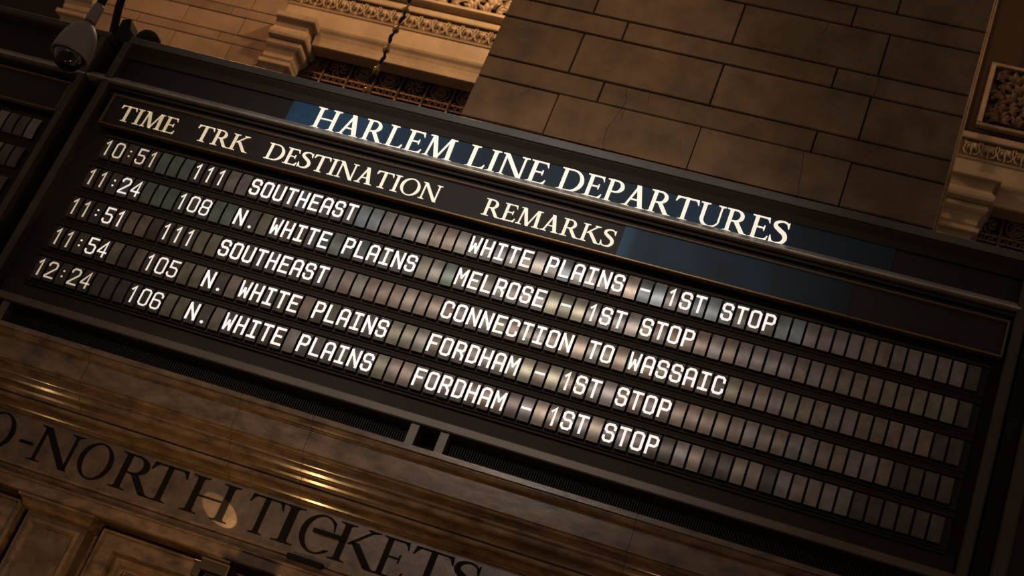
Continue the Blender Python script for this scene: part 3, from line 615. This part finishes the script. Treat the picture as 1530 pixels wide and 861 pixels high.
# bronze balustrade grilles
def scroll_mesh(kind):
    mb = MB(); z0 = 5.985
    W2 = .135
    def sp(cx, cz, r0, turns, s, a0):
        n = int(20 * turns); return [(cx + s * (r0 * (1 - i / n * .82)) * math.cos(a0 + i / n * turns * 6.283), 0, cz + (r0 * (1 - i / n * .82)) * math.sin(a0 + i / n * turns * 6.283)) for i in range(n + 1)]
    if kind == 0:
        mb.tube([(.112 * math.cos(a * math.pi / 12), 0, .112 * math.sin(a * math.pi / 12)) for a in range(24)], .009, 5, closed=True)
        mb.tube(sp(0, 0, .09, 1.3, 1, .5), .009, 5); mb.tube(sp(0, 0, .09, 1.3, 1, 3.6), .009, 5)
        for a in range(6): mb.tube([(.03 * math.cos(a * 1.047), 0, .03 * math.sin(a * 1.047)), (.065 * math.cos(a * 1.047 + .5), 0, .065 * math.sin(a * 1.047 + .5))], [.012, .004], 5)
    else:
        for a in range(8):
            r = a * math.pi / 4; mb.tube([(.02 * math.cos(r), 0, .02 * math.sin(r)), (.07 * math.cos(r), 0, .07 * math.sin(r)), (.105 * math.cos(r + .15), 0, .105 * math.sin(r + .15))], [.01, .016, .004], 5)
            mb.tube([(.1 * math.cos(r + .39) + .018 * math.cos(b * 1.2566), 0, .1 * math.sin(r + .39) + .018 * math.sin(b * 1.2566)) for b in range(5)], .006, 4, closed=True)
    for sx in (-1, 1):
        for sz in (-1, 1):
            mb.tube([(sx * W2, 0, sz * .125), (sx * .1, 0, sz * .10), (sx * .085, 0, sz * .125)], .008, 4)
    return mb.mesh('scroll_panel', M['bronze'], smooth=True, fix=True)
SCR = [scroll_mesh(0), scroll_mesh(1)]
def ringband_mesh():
    mb = MB()
    for i in range(4):
        cx = -.12 + .08 * i
        mb.tube([(cx + .030 * math.cos(a * math.pi / 5), 0, .034 * math.sin(a * math.pi / 5)) for a in range(10)], .008, 4, closed=True)
    return mb.mesh('ring_band', M['bronze'], smooth=True, fix=True)
RB = ringband_mesh()
def grille(x0, n, label):
    t = thing('bronze_grille', (x0 + n * .165, FY + .3, 4.8), label, 'grille')
    y = FY + .27; PW = .3225
    for i in range(n + 1):
        x = x0 + i * PW; mb = MB(); mb.tube([(x, y - .012, 4.8), (x, y - .012, 6.35)], .016, 8); obj('bar', mb, M['bronze'], t, smooth=True)
    for z in (5.36, 5.44, 5.765, 5.845, 6.115, 6.195, 6.34):
        mb = MB(); mb.box(x0, x0 + n * PW, y - .008, y + .008, z - .007, z + .007); obj('rail', mb, M['bronze'], t)
    for i in range(n):
        cx = x0 + (i + .5) * PW
        link('scroll_panel', SCR[0 if i % 3 != 1 else 1], t, (cx, y, 5.98)); link('ring_band', RB, t, (cx, y, 5.805)); link('ring_band', RB, t, (cx, y, 6.155))
        link('scroll_panel', SCR[1], t, (cx, y, 5.60))
grille(-3.706, 20, 'bronze scrollwork grille in the opening under the lit lintel')
grille(3.796, 8, 'dark bronze scrollwork grille in the right opening beside the dim corbel')

# hanging lamp chain
ch = thing('hanging_chain', (-.787, 4.0, 2.6), 'dark hanging chain with small gold knobs crossing the lit lintel', 'chain')
z = 2.67; i = 0
while z < 4.9:
    g = MB(); g.lathe([(.004, .0), (.022, .012), (.030, .034), (.024, .055), (.012, .066), (.014, .085), (.007, .105), (.004, .12)], (-.787, 4.0, z - .045), 10); obj('knob', g, M['brass'], ch, smooth=True)
    k = MB(); o = .012 * (1 if i % 2 else -1)
    k.tube([(-.787, 4, z + .06), (-.787 + o, 4 - o, z + .10), (-.787 + o * 1.3, 4, z + .135), (-.787, 4, z + .18)], [.008, .017, .016, .008], 6); obj('chain_link', k, M['iron'], ch, smooth=True)
    z += .2145; i += 1

# ------------------------------------------------------------------ security camera on its gooseneck and fixtures on the board top
sc = thing('security_camera', (-.335, .10, .574), 'grey dome security camera hanging from a black gooseneck above the board corner', 'camera')
CX, CY, CZ = -.262, -.22, .20
mb = MB(); mb.lathe([(.026, .215), (.034, .205), (.050, .192), (.070, .165), (.083, .130), (.091, .085), (.095, .040), (.096, .015), (.089, .013), (.080, .03)], (CX, CY, CZ + .035), 32); obj('housing', mb, M['cam_grey'], sc, smooth=True)
mb = MB(); mb.lathe([(.0005, -.040), (.03, -.034), (.055, -.018), (.072, .008), (.082, .04), (.084, .07)], (CX, CY, CZ + .02), 28); dm = obj('dome', mb, M['dome'], sc, smooth=True)
mb = MB(); mb.lathe([(.001, 0), (.008, .003), (.009, .008), (.001, .012)], (CX + .03, CY - .073, CZ + .03), 10); obj('lens', mb, M['glass_dot'], dm, smooth=True)
pth = [(CX, CY, CZ + .24), (CX, CY, CZ + .36), (CX - .008, CY + .005, .72), (CX - .02, CY + .03, .81), (CX - .045, CY + .10, .87), (CX - .08, CY + .19, .88), (CX - .115, CY + .27, .84), (CX - .125, CY + .31, .78), (CX - .105, CY + .32, .70), (CX - .085, CY + .32, .63), (CX - .083, CY + .32, .574)]
mb = MB(); mb.tube(pth, .0205, 12); obj('gooseneck', mb, M['black_plastic'], sc, smooth=True)
mb = MB(); mb.lathe([(.028, 0), (.030, .01), (.028, .10), (.023, .11)], (CX, CY, CZ + .255), 16); obj('collar', mb, M['cam_grey'], sc, smooth=True)
mb = MB(); mb.lathe([(.025, 0), (.025, .012), (.022, .02)], (CX - .083, CY + .32, .5742), 16); obj('base_flange', mb, M['black_plastic'], sc, smooth=True)
jb = MB(); jb.add([(-.316, .07, .5742), (-.235, .07, .5742), (-.235, .17, .5742), (-.316, .17, .5742), (-.316, .07, .705), (-.275, .07, .72), (-.275, .17, .72), (-.316, .17, .705), (-.25, .07, .66), (-.25, .17, .66)],
       [(0, 3, 2, 1), (0, 1, 8, 5, 4), (3, 7, 6, 9, 2), (4, 5, 6, 7), (5, 8, 9, 6), (8, 1, 2, 9), (0, 4, 7, 3)])
tag(link('junction_box', jb.mesh('junction_box', M['black_plastic'], fix=True)), 'small black box with a slanted side on the board top behind the gooseneck', 'box')
dd = MB(); dd.lathe([(.060, 0), (.066, .01), (.066, .06), (.062, .085), (.05, .108), (.03, .122), (.001, .128)], (-.158, .12, .5742), 24)
tag(obj('dome_light', dd, M['black_plastic'], smooth=True), 'black rounded dome fixture on the board top right of the gooseneck', 'fixture')

# ------------------------------------------------------------------ marble cornice, frieze and ticket windows below the board
TX0, TX1 = -2.2, 5.6
def curve(a, b, bulge, n=6):   # points from a to b pushed sideways by bulge
    (y0, z0), (y1, z1) = a, b; dy, dz = y1 - y0, z1 - z0; l = math.hypot(dy, dz); ny, nz = dz / l, -dy / l
    return [(y0 + dy * t + ny * bulge * math.sin(math.pi * t), z0 + dz * t + nz * bulge * math.sin(math.pi * t)) for t in [i / n for i in range(n + 1)]]
def scurve(a, b, k, n=8):
    (y0, z0), (y1, z1) = a, b; dy, dz = y1 - y0, z1 - z0; l = math.hypot(dy, dz); ny, nz = dz / l, -dy / l
    return [(y0 + dy * t + ny * k * math.sin(2 * math.pi * t), z0 + dz * t + nz * k * math.sin(2 * math.pi * t)) for t in [i / n for i in range(n + 1)]]
body = [(.55, -1.12), (-.30, -1.12), (-.30, -1.141), (-.290, -1.141), (-.290, -1.147)]
body += curve((-.290, -1.147), (-.262, -1.166), .008) + [(-.260, -1.168), (-.258, -1.258), (-.250, -1.261)]
body += curve((-.250, -1.261), (-.234, -1.271), .005) + [(-.220, -1.274), (-.220, -1.280), (-.212, -1.282), (-.210, -1.289)]
body += curve((-.212, -1.289), (-.200, -1.300), .005) + scurve((-.197, -1.302), (-.138, -1.352), .010) + [(-.120, -1.353), (-.120, -1.359)]
body += curve((-.132, -1.360), (-.110, -1.376), .008) + [(-.104, -1.377)] + curve((-.104, -1.377), (-.070, -1.396), -.008) + [(-.072, -1.400), (-.060, -1.407), (-.050, -1.407), (.55, -1.407)]
mb = MB(); mb.profile(body, TX0, TX1); cornice = tag(obj('trim_2', mb, M['marble']), 'polished brown marble cornice with stepped mouldings under the board', kind='structure')
# joints between lengths of the cornice
for x in (.62, 1.32, 1.64, 2.98):
    jt = MB(); sl = [(y - .0012, z) for y, z in body[1:-1]]; jt.add([(x, y, z) for y, z in sl] + [(x + .0015, y, z) for y, z in sl], [(i, i + 1, i + 1 + len(sl), i + len(sl)) for i in range(len(sl) - 1)])
    obj('joint', jt, M['joint'], cornice)
mb = MB(); mb.box(TX0, TX1, -.05, .55, -1.611, -1.407); frieze = tag(obj('trim_3', mb, M['frieze']), 'brown marble frieze with large dark serif letters', kind='structure')
def fl(ch, x0, x1):
    polys, w = G(ch); mb = MB(); h = .158; sx = (x1 - x0) / w
    for p in polys: mb.prism([(x0 + a * sx, -1.583 + b * h) for a, b in p], -.0525, -.049)
    obj('letter', mb, M['ink'], frieze, centre=True)
for c, a, b in (('M', -.53, -.325), ('E', -.30, -.175), ('T', -.165, -.005), ('R', .01, .18), ('O', .188, .345), ('-', .375, .455), ('N', .446, .655), ('O', .665, .820), ('R', .838, 1.030), ('T', .985, 1.155), ('H', 1.170, 1.390), ('T', 1.440, 1.592), ('I', 1.586, 1.682), ('C', 1.688, 1.835), ('K', 1.835, 2.035), ('E', 2.025, 2.152), ('T', 2.158, 2.330), ('S', 2.328, 2.445)):
    fl(c, a, b)
# thin dark rods lying across the frieze
for k, (x0, x1, z, lab) in enumerate(((1.742, 1.885, -1.494, 'thin dark metal rod across the letter C on the frieze'), (1.690, 1.842, -1.628, 'short thick dark metal rod below the frieze letters'))):
    mb = MB(); mb.box(x0, x1, -.062 - k * .02, -.050, z - (.0075 if k == 0 else .010), z + (.0075 if k == 0 else .010)); tag(obj('metal_rod', mb, M['ink']), lab, 'rod')
sill = [(.55, -1.6115), (-.052, -1.6115), (-.052, -1.622), (-.045, -1.626), (-.060, -1.632)] + curve((-.060, -1.632), (-.098, -1.664), -.006) + [(-.102, -1.668), (-.102, -1.674), (-.094, -1.679), (-.094, -1.712)] + curve((-.094, -1.712), (-.086, -1.724), .003) + [(-.062, -1.7265), (-.030, -1.7265), (.55, -1.7265)]
mb = MB(); mb.profile(sill, TX0, TX1); tag(obj('trim_4', mb, M['marble']), 'brown marble moulding under the lettered frieze', kind='structure')
lw = MB(); lw.box(TX0, TX1, .06, .5, -4.58, -1.727); tag(obj('wall_lower', lw, M['marble']), 'brown marble ticket counter wall below the cornice', kind='structure')
# window surrounds: frames with mitred corners
def surround(x0, x1, zt, zb, prof, m, parent, name):      # prof: list of (inset, y)
    mb = MB(); n = len(prof); vs = []
    for d, y in prof: vs += [(x0 + d, y, zb), (x0 + d, y, zt - d), (x1 - d, y, zt - d), (x1 - d, y, zb)]
    fs = [(i * 4 + k, i * 4 + k + 1, (i + 1) * 4 + k + 1, (i + 1) * 4 + k) for i in range(n - 1) for k in range(3)]
    mb.add(vs, fs); return obj(name, mb, m, parent)
for wi, (x0, x1) in enumerate(((.904, 2.34), (-.95, .522))):
    gl = MB(); gl.box(x0 + .17, x1 - .17, .04, .055, -3.2, -1.90)
    w = tag(obj('window_%d' % (wi + 1), gl, M['ink']), 'dark ticket window opening in a moulded marble frame', kind='structure')
    surround(x0, x1, -1.746, -3.2, [(0, .06), (.0, -.032), (.006, -.040), (.012, -.040), (.016, -.020), (.075, -.020), (.080, -.006), (.080, .02)], M['marble'], w, 'outer_frame')
    surround(x0 + .080, x1 - .080, -1.746 - .078, -3.2, [(0, .03), (.0, .012), (.012, .0), (.022, -.004), (.034, .004), (.040, .0), (.050, .012), (.055, .012), (.055, .03), (.08, .034), (.085, .05)], M['marble'], w, 'inner_frame')
# pilaster between the windows with its cap
mb = MB(); mb.box(.556, .838, -.02, .06, -3.2, -1.775); pil = tag(obj('trim_5', mb, M['frieze']), 'flat marble pilaster between two ticket windows', kind='structure')
surround(.575, .822, -1.795, -3.2, [(0, -.02), (.004, -.034), (.018, -.038), (.026, -.030), (.034, -.018), (.038, -.012)], M['marble'], pil, 'raised_panel_frame')
cap = [(.0, -1.727), (-.094, -1.727), (-.094, -1.738)] + curve((-.092, -1.738), (-.060, -1.762), -.006) + [(-.056, -1.768), (-.040, -1.776), (.0, -1.778)]
vs = []
for y, z in cap: e = -y - .02; vs += [(.56 - e * .6, .06, z), (.56 - e * .6, y, z), (.835 + e * .55, y, z), (.835 + e * .55, .06, z)]
mb = MB(); n = len(cap); mb.add(vs, [(i * 4 + k, i * 4 + k + 1, (i + 1) * 4 + k + 1, (i + 1) * 4 + k) for i in range(n - 1) for k in range(3)]); obj('capital', mb, M['marble'], pil)

# wall lantern whose crown reaches into the picture
ln = thing('wall_lantern', (1.535, -.25, -2.25), 'black iron wall lantern with gold edged crown below the frieze letters', 'lantern')
mb = MB(); mb.box(1.470, 1.585, -.31, -.19, -1.835, -1.792); mb.box(1.482, 1.573, -.30, -.20, -1.792, -1.776); obj('crown', mb, M['iron'], ln)
for x0, x1, y0, y1, z0, z1 in ((1.478, 1.577, -.304, -.299, -1.779, -1.775), (1.468, 1.587, -.314, -.310, -1.797, -1.791), (1.583, 1.588, -.314, -.310, -1.835, -1.797)):
    mb = MB(); mb.box(x0, x1, y0, y1, z0, z1); obj('gold_edge', mb, M['brass'], ln)
mb = MB(); mb.box(1.440, 1.474, -.29, -.22, -1.865, -1.812); mb.box(1.432, 1.482, -.295, -.215, -1.812, -1.806); obj('scroll_bracket', mb, M['iron'], ln)
mb = MB(); mb.tube([(1.437, -.296, -1.806), (1.477, -.296, -1.806), (1.474, -.296, -1.845)], .0022, 5); obj('gold_edge', mb, M['brass'], ln)
mb = MB()
mb.lathe([(.062, 0), (.072, .03), (.06, .10), (.075, .16), (.088, .20), (.07, .235), (.055, .26)], (1.530, -.25, -2.10), 6); obj('body', mb, M['iron'], ln)
for k in range(6):
    a = k * 1.047 + .3; mb = MB(); mb.lathe([(.001, 0), (.006, .003), (.006, .008), (.001, .012)], (1.53 + .06 * math.cos(a), -.25 + .06 * math.sin(a) * .9, -1.862), 8); obj('stud', mb, M['brass'], ln, smooth=True)
mb = MB(); mb.tube([(1.53, -.20, -2.0), (1.53, -.08, -2.03), (1.53, .07, -2.0)], .014, 8); obj('wall_arm', mb, M['iron'], ln, smooth=True)
mb = MB(); mb.lathe([(.001, 0), (.02, .01), (.045, .05), (.05, .10), (.04, .14)], (1.530, -.25, -2.25), 12); obj('glass_bowl', mb, M['brass'], ln, smooth=True)

fl_ = MB(); fl_.box(-12, 14, -16, 12, -4.75, -4.58); tag(obj('floor', fl_, M['floor']), 'marble concourse floor', kind='structure')
